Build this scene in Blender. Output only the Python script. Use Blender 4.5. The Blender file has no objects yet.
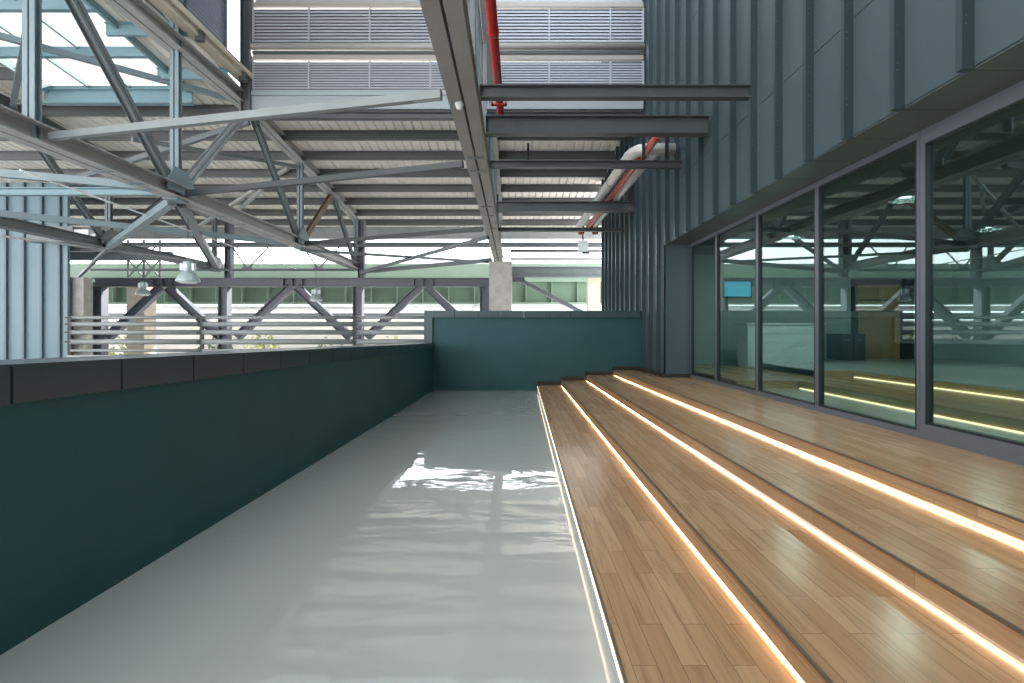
import bpy, math, random
from mathutils import Vector, Matrix
random.seed(7)
S = bpy.context.scene
C = S.collection
CAMZ, F, VX, VY = 1.73, 512.0, 514.0, 331.0


def at(px, py, Y):
    """point of the place seen at a pixel, at distance Y in front of the camera"""
    return Vector(((px - VX) * Y / F, Y, CAMZ + (VY - py) * Y / F))


# ------------------------------------------------------------------ materials
def mat(name, col, rough=.5, metal=0.0, spec=.5, bump=None, var=None, coat=0.0):
    m = bpy.data.materials.new(name)
    m.use_nodes = True
    nt = m.node_tree
    b = nt.nodes['Principled BSDF']
    b.inputs['Base Color'].default_value = (*col, 1)
    b.inputs['Roughness'].default_value = rough
    b.inputs['Metallic'].default_value = metal
    b.inputs['Specular IOR Level'].default_value = spec
    b.inputs['Coat Weight'].default_value = coat
    g = nt.nodes.new('ShaderNodeNewGeometry')
    if var:
        sc, amt = var[:2]
        n = nt.nodes.new('ShaderNodeTexNoise')
        n.inputs['Scale'].default_value = sc
        n.inputs['Detail'].default_value = 5
        nt.links.new(g.outputs['Position'], n.inputs['Vector'])
        r = nt.nodes.new('ShaderNodeMapRange')
        r.inputs['From Min'].default_value = .3
        r.inputs['From Max'].default_value = .7
        r.inputs['To Min'].default_value = 1 - amt
        r.inputs['To Max'].default_value = 1 + amt
        nt.links.new(n.outputs['Fac'], r.inputs['Value'])
        mx = nt.nodes.new('ShaderNodeVectorMath')
        mx.operation = 'SCALE'
        mx.inputs[0].default_value = col
        nt.links.new(r.outputs['Result'], mx.inputs['Scale'])
        nt.links.new(mx.outputs['Vector'], b.inputs['Base Color'])
    if bump:
        sc, st = bump[:2]
        n = nt.nodes.new('ShaderNodeTexNoise')
        n.inputs['Scale'].default_value = sc
        n.inputs['Detail'].default_value = bump[2] if len(bump) > 2 else 2
        nt.links.new(g.outputs['Position'], n.inputs['Vector'])
        bp = nt.nodes.new('ShaderNodeBump')
        bp.inputs['Strength'].default_value = 1
        bp.inputs['Distance'].default_value = st
        nt.links.new(n.outputs['Fac'], bp.inputs['Height'])
        nt.links.new(bp.outputs['Normal'], b.inputs['Normal'])
    return m


def emit(name, col, st):
    m = bpy.data.materials.new(name)
    m.use_nodes = True
    b = m.node_tree.nodes['Principled BSDF']
    b.inputs['Base Color'].default_value = (*col, 1)
    b.inputs['Emission Color'].default_value = (*col, 1)
    b.inputs['Emission Strength'].default_value = st
    return m


def wood_mat(name, c1, c2, c3, rough):
    m = bpy.data.materials.new(name)
    m.use_nodes = True
    nt = m.node_tree
    L = nt.links.new
    b = nt.nodes['Principled BSDF']
    g = nt.nodes.new('ShaderNodeNewGeometry')
    sp = nt.nodes.new('ShaderNodeSeparateXYZ')
    L(g.outputs['Position'], sp.inputs[0])
    # the boards run along the steps: length on Y, width on X + Z
    ad = nt.nodes.new('ShaderNodeMath'); ad.operation = 'ADD'
    L(sp.outputs['X'], ad.inputs[0]); L(sp.outputs['Z'], ad.inputs[1])
    cb = nt.nodes.new('ShaderNodeCombineXYZ')
    L(sp.outputs['Y'], cb.inputs['X']); L(ad.outputs[0], cb.inputs['Y'])
    br = nt.nodes.new('ShaderNodeTexBrick')
    br.offset = .37
    br.offset_frequency = 2
    br.inputs['Scale'].default_value = 1
    br.inputs['Brick Width'].default_value = .92
    br.inputs['Row Height'].default_value = .118
    br.inputs['Mortar Size'].default_value = .0012
    br.inputs['Mortar Smooth'].default_value = .1
    br.inputs['Bias'].default_value = 0
    br.inputs['Color1'].default_value = (0, 0, 0, 1)
    br.inputs['Color2'].default_value = (1, 1, 1, 1)
    br.inputs['Mortar'].default_value = (.5, .5, .5, 1)
    L(cb.outputs[0], br.inputs['Vector'])
    mp = nt.nodes.new('ShaderNodeMapping')
    mp.inputs['Scale'].default_value = (1.6, 26, 1)
    L(cb.outputs[0], mp.inputs['Vector'])
    off = nt.nodes.new('ShaderNodeVectorMath'); off.operation = 'MULTIPLY_ADD'
    off.inputs[1].default_value = (7, 13, 5)
    L(br.outputs['Color'], off.inputs[0]); L(mp.outputs[0], off.inputs[2])
    n = nt.nodes.new('ShaderNodeTexNoise')
    n.inputs['Scale'].default_value = 1
    n.inputs['Detail'].default_value = 7
    n.inputs['Roughness'].default_value = .62
    n.inputs['Distortion'].default_value = .5
    L(off.outputs[0], n.inputs['Vector'])
    r1 = nt.nodes.new('ShaderNodeValToRGB')
    r1.color_ramp.elements[0].position = .0
    r1.color_ramp.elements[0].color = (*c1, 1)
    r1.color_ramp.elements[1].position = 1.0
    r1.color_ramp.elements[1].color = (*c2, 1)
    L(br.outputs['Color'], r1.inputs['Fac'])
    r2 = nt.nodes.new('ShaderNodeValToRGB')
    r2.color_ramp.elements[0].position = .46
    r2.color_ramp.elements[0].color = (0, 0, 0, 1)
    r2.color_ramp.elements[1].position = .78
    r2.color_ramp.elements[1].color = (1, 1, 1, 1)
    L(n.outputs['Fac'], r2.inputs['Fac'])
    mx = nt.nodes.new('ShaderNodeMix'); mx.data_type = 'RGBA'
    mx.inputs['B'].default_value = (*c3, 1)
    L(r2.outputs['Color'], mx.inputs['Factor']); L(r1.outputs['Color'], mx.inputs['A'])
    m2 = nt.nodes.new('ShaderNodeMix'); m2.data_type = 'RGBA'
    m2.inputs['B'].default_value = (.09, .055, .03, 1)
    L(br.outputs['Fac'], m2.inputs['Factor']); L(mx.outputs['Result'], m2.inputs['A'])
    L(m2.outputs['Result'], b.inputs['Base Color'])
    b.inputs['Roughness'].default_value = rough
    b.inputs['Specular IOR Level'].default_value = .5
    return m


def epoxy_mat():
    m = mat('epoxy', (.625, .612, .57), .02, spec=.5)
    nt = m.node_tree
    L = nt.links.new
    b = nt.nodes['Principled BSDF']
    b.inputs['IOR'].default_value = 1.85
    b.inputs['Coat Weight'].default_value = .8
    b.inputs['Coat IOR'].default_value = 1.6
    b.inputs['Coat Roughness'].default_value = .02
    g = nt.nodes.new('ShaderNodeNewGeometry')
    mp = nt.nodes.new('ShaderNodeMapping')
    mp.inputs['Scale'].default_value = (.75, 1.2, 1)
    L(g.outputs['Position'], mp.inputs['Vector'])
    n = nt.nodes.new('ShaderNodeTexNoise')
    n.inputs['Scale'].default_value = 1.7
    n.inputs['Detail'].default_value = 3.5
    n.inputs['Roughness'].default_value = .45
    n.inputs['Distortion'].default_value = .6
    L(mp.outputs[0], n.inputs['Vector'])
    bp = nt.nodes.new('ShaderNodeBump')
    bp.inputs['Strength'].default_value = 1
    bp.inputs['Distance'].default_value = .0036
    L(n.outputs['Fac'], bp.inputs['Height'])
    L(bp.outputs['Normal'], b.inputs['Normal'])
    L(bp.outputs['Normal'], b.inputs['Coat Normal'])
    return m


def glass_mat(name, tint, ior):
    m = bpy.data.materials.new(name)
    m.use_nodes = True
    nt = m.node_tree
    nt.nodes.remove(nt.nodes['Principled BSDF'])
    out = nt.nodes['Material Output']
    t = nt.nodes.new('ShaderNodeBsdfTransparent')
    t.inputs['Color'].default_value = (*tint, 1)
    gl = nt.nodes.new('ShaderNodeBsdfGlossy')
    gl.inputs['Roughness'].default_value = .0
    gl.inputs['Color'].default_value = (.86, .97, .97, 1)
    fr = nt.nodes.new('ShaderNodeFresnel')
    g = nt.nodes.new('ShaderNodeNewGeometry')
    io = nt.nodes.new('ShaderNodeMapRange')      # the same reflection on the pane's two faces
    io.inputs['To Min'].default_value = ior
    io.inputs['To Max'].default_value = 1 / ior
    nt.links.new(g.outputs['Backfacing'], io.inputs['Value'])
    nt.links.new(io.outputs['Result'], fr.inputs['IOR'])
    mx = nt.nodes.new('ShaderNodeMixShader')
    nt.links.new(fr.outputs[0], mx.inputs[0])
    nt.links.new(t.outputs[0], mx.inputs[1])
    nt.links.new(gl.outputs[0], mx.inputs[2])
    nt.links.new(mx.outputs[0], out.inputs['Surface'])
    return m


M = dict(
    epoxy=epoxy_mat(),
    teal_wall=mat('teal_render', (.019, .078, .088), .62, bump=(60, .002), var=(1.3, .12)),
    teal_cap=mat('teal_coping', (.040, .082, .088), .42),
    dark_cap=mat('charcoal_coping', (.044, .066, .084), .28, var=(2, .06)),
    clad=mat('cladding_metal', (.066, .096, .108), .34, spec=.5, var=(.6, .08)),
    fin=mat('fin_metal', (.036, .060, .070), .34),
    screw=mat('screw_metal', (.12, .15, .165), .4, .5),
    soffit=mat('soffit_metal', (.085, .105, .105), .30),
    alu=mat('grey_aluminium', (.155, .175, .200), .38, .25),
    dark_frame=mat('dark_gasket', (.012, .022, .024), .5),
    wood=wood_mat('oak_boards', (.46, .255, .128), (.595, .362, .200), (.34, .18, .088), .22),
    riser_wood=wood_mat('oak_riser', (.44, .28, .155), (.54, .36, .20), (.33, .20, .10), .38),
    nosing=mat('bronze_nosing', (.17, .12, .085), .4, .2),
    led=emit('led_warm', (1.0, .78, .50), 17.0),
    led_soft=emit('led_soft', (1.0, .80, .55), 1.7),
    led_room=emit('led_room', (1.0, .68, .40), 2.2),
    skirt=mat('dark_skirting', (.030, .022, .018), .5),
    steel_light=mat('painted_steel_light', (.33, .345, .345), .45, var=(2, .08)),
    steel_warm=mat('painted_steel_warm', (.30, .285, .27), .45, var=(2, .08)),
    steel_dark=mat('painted_steel_dark', (.085, .092, .098), .45, var=(2, .08)),
    steel_pale=mat('painted_steel_pale', (.21, .235, .235), .45, var=(2, .08)),
    steel_deep=mat('painted_steel_deep', (.040, .046, .048), .45),
    frame_steel=mat('frame_steel', (.13, .14, .165), .45, var=(2, .06)),
    truss_light=mat('truss_steel', (.40, .39, .375), .45, var=(2, .08)),
    steel_mid=mat('painted_steel_mid', (.165, .185, .195), .45, var=(2, .08)),
    steel_blue=mat('painted_steel_blue', (.20, .265, .29), .45, var=(2, .06)),
    steel_teal=mat('skylight_steel', (.20, .32, .355), .45),  # blue green of the sky light put into the colour of bars and purlins
    steel_brown=mat('rusty_primer_steel', (.26, .185, .125), .6, var=(5, .15)),
    purlin=mat('purlin_steel', (.115, .118, .118), .45, var=(1, .08)),
    deck=mat('cream_deck', (.86, .81, .735), .55, var=(.9, .06)),
    gutter=mat('cream_gutter', (.62, .55, .44), .5, var=(2, .08)),
    louvre=mat('lilac_grey_louvre', (.45, .46, .52), .45, .1),
    mesh_louvre=mat('blue_grey_louvre', (.30, .32, .41), .45, .1),
    gap_shade=mat('blade_gap_sheet', (.13, .135, .16), .7),  # dark tone stands in for the shade between the louvre blades
    fascia=mat('pale_blue_fascia', (.33, .37, .40), .4),
    sill=mat('pale_sill', (.42, .39, .36), .45),
    concrete=mat('concrete', (.43, .41, .375), .8, bump=(14, .004, 6), var=(3, .14)),
    beige=mat('beige_concrete', (.66, .55, .43), .8, var=(3, .10)),
    red=mat('red_pipe', (.42, .022, .020), .33),
    red_pale=mat('faded_red_pipe', (.62, .13, .10), .36),
    white_pipe=mat('white_pipe_wrap', (.70, .68, .65), .35, .2),
    black=mat('black_steel', (.014, .014, .015), .45),
    green_light=mat('light_green_paint', (.27, .35, .265), .5, var=(.8, .06)),
    green_dark=mat('green_paint', (.16, .245, .165), .5, var=(.8, .10)),
    block=mat('blue_grey_cladding', (.155, .235, .275), .42, var=(.6, .05)),
    block_fin=mat('blue_grey_fin', (.11, .16, .19), .42),
    rail=mat('galvanised_rail', (.26, .275, .275), .4, .1),
    lamp=mat('lamp_shell', (.45, .53, .53), .3, .3),
    lamp_glass=mat('lamp_glass', (.75, .78, .76), .15),
    white=mat('white_paint', (.74, .76, .76), .5),
    room_wall=mat('interior_wall', (.42, .47, .46), .6),
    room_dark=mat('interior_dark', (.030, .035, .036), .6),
    room_floor=mat('interior_floor', (.44, .47, .46), .25),
    door_wood=mat('door_wood', (.40, .225, .09), .5, var=(4, .15)),
    cabinet=mat('black_cabinet', (.018, .021, .024), .4),
    screen=emit('screen_blue', (.10, .42, .62), .8),
    lamp_on=emit('downlight_lens', (1, .95, .86), 14),
    tube_on=emit('tube_lens', (1, .95, .88), 6),
    glass=glass_mat('green_tinted_glass', (.62, .79, .77), 2.0),
    sky_glass=glass_mat('skylight_glass', (.61, .60, .59), 1.4),
    ground=mat('pale_paving', (.66, .63, .58), .9, var=(.5, .12)),
    slab=mat('hall_slab', (.46, .47, .47), .5, var=(.7, .08)),
    pale_build=mat('pale_building', (.72, .70, .68), .8),
    window_dark=mat('building_window', (.12, .15, .17), .2),
    bark=mat('bark', (.12, .085, .06), .9),
    leaf_a=mat('leaf_green', (.085, .15, .035), .6, var=(3, .3)),
    leaf_b=mat('leaf_yellow_green', (.25, .26, .07), .6, var=(3, .3)),
    pink_wall=mat('pale_render', (.58, .52, .485), .8, var=(.6, .1)),
    ledge=mat('pale_ledge', (.62, .66, .68), .35),
)


# ------------------------------------------------------------------ mesh helpers
class MB:
    def __init__(s):
        s.v, s.f, s.sm = [], [], []

    def add(s, vs, fs, smooth=False):
        n = len(s.v)
        s.v += [Vector(v) for v in vs]
        s.f += [[i + n for i in f] for f in fs]
        s.sm += [smooth] * len(fs)
        return s

    def box(s, x0, x1, y0, y1, z0, z1):
        v = [(x, y, z) for x in (x0, x1) for y in (y0, y1) for z in (z0, z1)]
        return s.add(v, [(0, 1, 3, 2), (4, 6, 7, 5), (0, 4, 5, 1), (2, 3, 7, 6), (0, 2, 6, 4), (1, 5, 7, 3)])

    def hexa(s, b, t):
        """b, t: four points each, same winding"""
        return s.add(list(b) + list(t), [(3, 2, 1, 0), (4, 5, 6, 7), (0, 1, 5, 4), (1, 2, 6, 5), (2, 3, 7, 6), (3, 0, 4, 7)])

    def prof(s, a, b, pts, up=(0, 0, 1)):
        a, b = Vector(a), Vector(b)
        d = (b - a).normalized()
        up = Vector(up)
        if abs(d.dot(up)) > .98:
            up = Vector((0, 1, 0))
        r = d.cross(up).normalized()
        u = r.cross(d).normalized()
        n = len(pts)
        vs = [a + r * p[0] + u * p[1] for p in pts] + [b + r * p[0] + u * p[1] for p in pts]
        fs = [(i, (i + 1) % n, (i + 1) % n + n, i + n) for i in range(n)]
        fs += [tuple(reversed(range(n))), tuple(range(n, 2 * n))]
        return s.add(vs, fs)

    def bar(s, a, b, w, h, up=(0, 0, 1)):
        w /= 2; h /= 2
        return s.prof(a, b, [(-w, -h), (w, -h), (w, h), (-w, h)], up)

    def ibeam(s, a, b, w, h, t=.02, up=(0, 0, 1)):
        w /= 2; h /= 2; q = t / 2
        return s.prof(a, b, [(-w, -h), (w, -h), (w, -h + t), (q, -h + t), (q, h - t), (w, h - t), (w, h), (-w, h), (-w, h - t), (-q, h - t), (-q, -h + t), (-w, -h + t)], up)

    def channel(s, a, b, w, h, t=.02, up=(0, 0, 1), flip=1):
        w *= flip
        h /= 2
        pts = [(0, -h), (w, -h), (w, -h + t), (t * flip, -h + t), (t * flip, h - t), (w, h - t), (w, h), (0, h)]
        if flip < 0:
            pts.reverse()
        return s.prof(a, b, pts, up)

    def dchannel(s, a, b, w, h, gap=.035, t=.022, up=(0, 0, 1)):
        """two channels back to back with a slot between"""
        a, b = Vector(a), Vector(b)
        d = (b - a).normalized(); U = Vector(up)
        if abs(d.dot(U)) > .98:
            U = Vector((0, 1, 0))
        r = d.cross(U).normalized()
        g = r * (gap / 2)
        s.channel(a + g, b + g, w / 2 - gap / 2, h, t, up, 1)
        s.channel(a - g, b - g, w / 2 - gap / 2, h, t, up, -1)
        return s

    def tube(s, a, b, r, n=12, r2=None):
        a, b = Vector(a), Vector(b)
        r2 = r if r2 is None else r2
        d = (b - a).normalized()
        up = Vector((0, 0, 1)) if abs(d.z) < .95 else Vector((1, 0, 0))
        e = d.cross(up).normalized(); u = e.cross(d)
        vs = []
        for p, q in ((a, r), (b, r2)):
            vs += [p + (e * math.cos(6.28318 * i / n) + u * math.sin(6.28318 * i / n)) * q for i in range(n)]
        s.add(vs, [(i, (i + 1) % n, (i + 1) % n + n, i + n) for i in range(n)], True)
        k = len(s.v) - 2 * n
        s.f += [[k + i for i in reversed(range(n))], [k + n + i for i in range(n)]]
        s.sm += [False, False]
        return s

    def path(s, pts, r, n=12):
        pts = [Vector(p) for p in pts]
        rings = []
        ref = None
        for i, p in enumerate(pts):
            d = (pts[min(i + 1, len(pts) - 1)] - pts[max(i - 1, 0)]).normalized()
            if ref is None:
                ref = Vector((0, 0, 1)) if abs(d.z) < .9 else Vector((1, 0, 0))
            e = d.cross(ref).normalized(); u = e.cross(d); ref = u
            rings.append([p + (e * math.cos(6.28318 * k / n) + u * math.sin(6.28318 * k / n)) * r for k in range(n)])
        vs = [v for q in rings for v in q]
        fs = [(j * n + i, j * n + (i + 1) % n, (j + 1) * n + (i + 1) % n, (j + 1) * n + i) for j in range(len(pts) - 1) for i in range(n)]
        s.add(vs, fs, True)
        k = len(s.v) - len(vs)
        s.f += [[k + i for i in reversed(range(n))], [k + (len(pts) - 1) * n + i for i in range(n)]]
        s.sm += [False, False]
        return s

    def lathe(s, c, prof, n=24):
        c = Vector(c)
        vs, fs = [], []
        for r, z in prof:
            vs += [c + Vector((r * math.cos(6.28318 * i / n), r * math.sin(6.28318 * i / n), z)) for i in range(n)]
        for j in range(len(prof) - 1):
            fs += [(j * n + i, j * n + (i + 1) % n, (j + 1) * n + (i + 1) % n, (j + 1) * n + i) for i in range(n)]
        return s.add(vs, fs, True)

    def build(s, name, m, parent=None, off=(0, 0, 0)):
        off = Vector(off)
        me = bpy.data.meshes.new(name)
        me.from_pydata([v - off for v in s.v], [], s.f)
        me.polygons.foreach_set('use_smooth', s.sm)
        me.materials.append(M[m])
        me.update()
        o = bpy.data.objects.new(name, me)
        C.objects.link(o)
        if parent is not None:
            o.parent = parent
        return o


def props(o, label=None, cat=None, group=None, kind=None):
    if label: o['label'] = label
    if cat: o['category'] = cat
    if group: o['group'] = group
    if kind: o['kind'] = kind
    return o


def thing(name, base, label, cat, group=None):
    o = bpy.data.objects.new(name, None)
    o.location = base
    o.empty_display_size = .1
    C.objects.link(o)
    o['base'] = [float(q) for q in base]
    return props(o, label, cat, group)


def part(t, name, mb, m, label=None):
    """a part of thing t; a part of a part passes the part"""
    top = t
    while top.parent is not None:
        top = top.parent
    o = mb.build(name, m, t, Vector(top.location))
    if label: o['label'] = label
    return o


def single(name, mb, m, label, cat, group=None):
    """a thing that is one mesh, its origin at its base"""
    lo = [min(v[i] for v in mb.v) for i in range(3)]
    hi = [max(v[i] for v in mb.v) for i in range(3)]
    base = Vector(((lo[0] + hi[0]) / 2, (lo[1] + hi[1]) / 2, lo[2]))
    o = mb.build(name, m, None, base)
    o.location = base
    return props(o, label, cat, group)


def struct(name, mb, m, label=None, parent=None):
    o = mb.build(name, m, parent)
    if parent is None:
        o['kind'] = 'structure'
        if label: o['label'] = label
    return o


ORD = 'first second third fourth fifth sixth seventh eighth ninth tenth eleventh twelfth thirteenth fourteenth fifteenth sixteenth'.split()
lerp = lambda a, b, t: a + (b - a) * t

# ------------------------------------------------------------------ floor, parapets
YB, YE = -3.0, 14.86           # how far the terrace runs
wx = lambda y: -2.74 + .0331 * (y - 2.73)                 # inner face of the left parapet
ct = lambda y: 1.55 - .0141 * (y - 2.73)                  # its top
cb_ = lambda y: 1.335 - .0079 * (y - 2.73)                # underside of its coping
sx = [lambda y: .505 + .0145 * (y - 2.7), lambda y: 1.29 + .0058 * (y - 2.7), lambda y: 2.16 - .0070 * (y - 2.7), lambda y: 3.03 - .0124 * (y - 2.7)]
RH = .15

m = MB()
m.hexa([(wx(YB), YB, -.2), (3.7, YB, -.2), (3.7, YE, -.2), (wx(YE), YE, -.2)], [(wx(YB), YB, 0), (3.7, YB, 0), (3.7, YE, 0), (wx(YE), YE, 0)])
struct('floor', m, 'epoxy', 'glossy pale grey epoxy terrace floor between the parapet and the timber steps')

PT = .62
m = MB()
m.hexa([(wx(YB) - PT, YB, -1), (wx(YB), YB, -1), (wx(YE), YE, -1), (wx(YE) - PT, YE, -1)],
       [(wx(YB) - PT, YB, cb_(YB)), (wx(YB), YB, cb_(YB)), (wx(YE), YE, cb_(YE)), (wx(YE) - PT, YE, cb_(YE))])
wl = struct('wall_left', m, 'teal_wall', 'long dark teal parapet wall along the left of the terrace')
m = MB()
ys = [2.77 + .745 * k for k in range(-8, 17)]
for a, b in zip(ys[:-1], ys[1:]):
    a = max(a, YB) + .008; b = min(b, YE - .06) - .008
    if b <= a + .02: continue
    o = .022
    m.hexa([(wx(a) - PT - o, a, cb_(a)), (wx(a) + o, a, cb_(a)), (wx(b) + o, b, cb_(b)), (wx(b) - PT - o, b, cb_(b))],
           [(wx(a) - PT - o, a, ct(a)), (wx(a) + o, a, ct(a)), (wx(b) + o, b, ct(b)), (wx(b) - PT - o, b, ct(b))])
struct('coping', m, 'dark_cap', parent=wl)['label'] = 'charcoal coping stones on the parapet'
m = MB()
o = .004
m.hexa([(wx(YB) - PT - o, YB, cb_(YB) + .01), (wx(YB) + o, YB, cb_(YB) + .01), (wx(YE) + o, YE - .06, cb_(YE) + .01), (wx(YE) - PT - o, YE - .06, cb_(YE) + .01)],
       [(wx(YB) - PT - o, YB, ct(YB) - .012), (wx(YB) + o, YB, ct(YB) - .012), (wx(YE) + o, YE - .06, ct(YE) - .012), (wx(YE) - PT - o, YE - .06, ct(YE) - .012)])
struct('coping_joint', m, 'black', parent=wl)

# far parapet
m = MB().box(-2.36, 3.7, 14.86, 15.12, -1, 2.12)
wb = struct('wall_back', m, 'teal_wall', 'dark teal parapet wall closing the far end of the terrace')
m = MB().box(-2.60, -2.36, 14.78, 15.14, -1, 2.12)
struct('pier', m, 'teal_cap', parent=wb)
m = MB()
xs = [-2.60] + [at(q, 311, 14.8).x for q in (454.6, 478.6, 500.5, 524, 546.5, 570, 592.8, 615.6)] + [3.66]
for a, b in zip(xs[:-1], xs[1:]):
    m.box(a + .006, b - .006, 14.77, 15.15, 2.12, 2.315)
struct('coping', m, 'teal_cap', parent=wb)
# stepped dark skirting on the far wall
m = MB()
ends = [f(14.8) for f in sx] + [3.66]
for k in range(4):
    z = RH * (k + 1)
    m.box(ends[k] - .03, ends[k + 1] - .03, 14.80, 14.862, z - .16, z + .105)
struct('baseboard_back', m, 'skirt', 'dark stepped skirting where the timber steps meet the far wall')

struct('rear_light_block', MB().box(-3.2, 13, -5.2, -5.0, -1, 13), 'clad', 'unseen metal clad wall added behind the viewpoint to block light')  # unseen wall added to stop light coming from behind the camera
# ------------------------------------------------------------------ timber steps
step_lab = ['lowest timber step, edged by a lit cream riser beside the epoxy floor',
            'second timber step from the floor with light at its foot',
            'third timber step from the floor with light at its foot',
            'top timber step, the landing along the glazed wall']
for k in range(4):
    f = sx[k]
    g = sx[k + 1] if k < 3 else None
    z = RH * (k + 1)
    t = thing('timber_step', (f(6), 6, 0), step_lab[k], 'step', 'timber steps beside the terrace floor')
    m = MB()
    ov = .004
    if g:
        m.hexa([(f(YB) - ov, YB, z - .028), (g(YB) + .02, YB, z - .028), (g(YE) + .02, YE - .06, z - .028), (f(YE) - ov, YE - .06, z - .028)],
               [(f(YB) - ov, YB, z), (g(YB) + .02, YB, z), (g(YE) + .02, YE - .06, z), (f(YE) - ov, YE - .06, z)])
    else:
        m.hexa([(f(YB) - ov, YB, z - .028), (4.40, YB, z - .028), (4.40, 12.55, z - .028), (f(12.55) - ov, 12.55, z - .028)],
               [(f(YB) - ov, YB, z), (4.40, YB, z), (4.40, 12.55, z), (f(12.55) - ov, 12.55, z)])
        m.hexa([(f(12.55) - ov, 12.55, z - .028), (3.66, 12.55, z - .028), (3.66, YE - .06, z - .028), (f(YE) - ov, YE - .06, z - .028)],
               [(f(12.55) - ov, 12.55, z), (3.66, 12.55, z), (3.66, YE - .06, z), (f(YE) - ov, YE - .06, z)])
    td = part(t, 'tread', m, 'wood')
    zb = z - RH
    gap = .032 if k else 0
    m = MB()
    m.hexa([(f(YB), YB, zb + gap), (f(YB) + .02, YB, zb + gap), (f(YE) + .02, YE - .06, zb + gap), (f(YE), YE - .06, zb + gap)],
           [(f(YB), YB, z - .028), (f(YB) + .02, YB, z - .028), (f(YE) + .02, YE - .06, z - .028), (f(YE), YE - .06, z - .028)])
    if k:
        m.hexa([(f(YB) + .05, YB, zb), (f(YB) + .06, YB, zb), (f(YE) + .06, YE - .06, zb), (f(YE) + .05, YE - .06, zb)],
               [(f(YB) + .05, YB, z - .028), (f(YB) + .06, YB, z - .028), (f(YE) + .06, YE - .06, z - .028), (f(YE) + .05, YE - .06, z - .028)])
    rs = part(t, 'riser', m, 'riser_wood' if k else 'ledge', None if k else 'cream lit riser')
    m = MB()
    n = .006 if k else .004
    m.hexa([(f(YB) - n, YB, z - .012), (f(YB) + .012, YB, z - .012), (f(YE) + .012, YE - .06, z - .012), (f(YE) - n, YE - .06, z - .012)],
           [(f(YB) - n, YB, z + .003), (f(YB) + .012, YB, z + .003), (f(YE) + .012, YE - .06, z + .003), (f(YE) - n, YE - .06, z + .003)])
    part(td, 'nosing', m, 'nosing', 'thin dark bronze nosing')
    m = MB()
    a, b, c, d = (.021, .046, zb + .034, zb + .042) if k else (-.010, -.001, z - .036, z - .016)
    m.hexa([(f(YB) + a, YB, c), (f(YB) + b, YB, c), (f(YE) + b, YE - .06, c), (f(YE) + a, YE - .06, c)],
           [(f(YB) + a, YB, d), (f(YB) + b, YB, d), (f(YE) + b, YE - .06, d), (f(YE) + a, YE - .06, d)])
    part(rs, 'light_strip', m, 'led' if k else 'led_soft', 'warm glowing strip at the foot of the riser' if k else 'warm glowing strip under the nosing')

# ------------------------------------------------------------------ cladded wall with glazing
XC, XF, XG, ZS = 3.70, 3.60, 4.30, 3.85
fy = [4.145 + .735 * k for k in range(-9, 24)]
m = MB()
ZJ = [ZS, 5.14, 8.2, 11.2, 13.2]
for a, b in zip(fy[:-1], fy[1:]):
    for z0, z1 in zip(ZJ[:-1], ZJ[1:]):
        m.box(XC, XC + .03, a + .004, b - .004, z0 + (.006 if z0 > ZS else 0), z1 - .006)
wr = struct('wall_right', m, 'clad', 'tall blue grey standing seam metal wall above and beyond the glazing')
m = MB()
for a, b in zip(fy[:-1], fy[1:]):
    if b > 12.4:
        m.box(XC, XC + .03, max(a, 12.5) + .004, b - .004, .0, ZS - .004)
m.box(XC, XG + .06, 12.5, 12.62, .0, ZS)          # the return that faces the camera
struct('panel', m, 'clad', parent=wr)
m = MB().box(XC + .03, XC + .10, fy[0], fy[-1], ZS + .02, 13.2)
m.box(XC + .03, XC + .10, 12.66, fy[-1], 0, ZS + .02)
struct('backing', m, 'dark_frame', parent=wr)
for i, y in enumerate(fy):
    m = MB()
    zb = ZS - .012 if y < 12.45 else (RH * 4 + .09 if y < YE else 0)
    m.box(XF, XC + .02, y - .032, y + .032, zb, 13.2)
    fo = struct('fin', m, 'fin', parent=wr)
    if 3 < y < 9:
        m = MB()
        for q in range(12):
            zz = ZS + .35 + q * .36
            for dz in (0, .07):
                m.lathe((0, 0, 0), [(0.0, 0), (.006, 0), (.006, .004), (0, .005)], 8)
                n = 4 * 8
                for v in m.v[-n:]:
                    v.xyz = Vector((v.x, -v.z, v.y)) + Vector((XF + .03, y - .032, zz + dz))
        struct('screw_heads', m, 'screw', parent=fo)
m = MB()
for a, b in zip(fy[:-1], fy[1:]):
    if a < 12.5:
        m.box(XC, XG + .1, a + .004, min(b, 12.5) - .004, ZS - .012, ZS + .01)
struct('soffit', m, 'soffit', parent=wr)
m = MB().box(XF - .01, XC + .0, 12.46, YE - .06, RH * 4, RH * 4 + .09)
m.box(XF + .02, XG + .06, 12.44, 12.5, RH * 4, RH * 4 + .09)
struct('baseboard_right', m, 'skirt', 'dark skirting along the foot of the metal wall')

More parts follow.
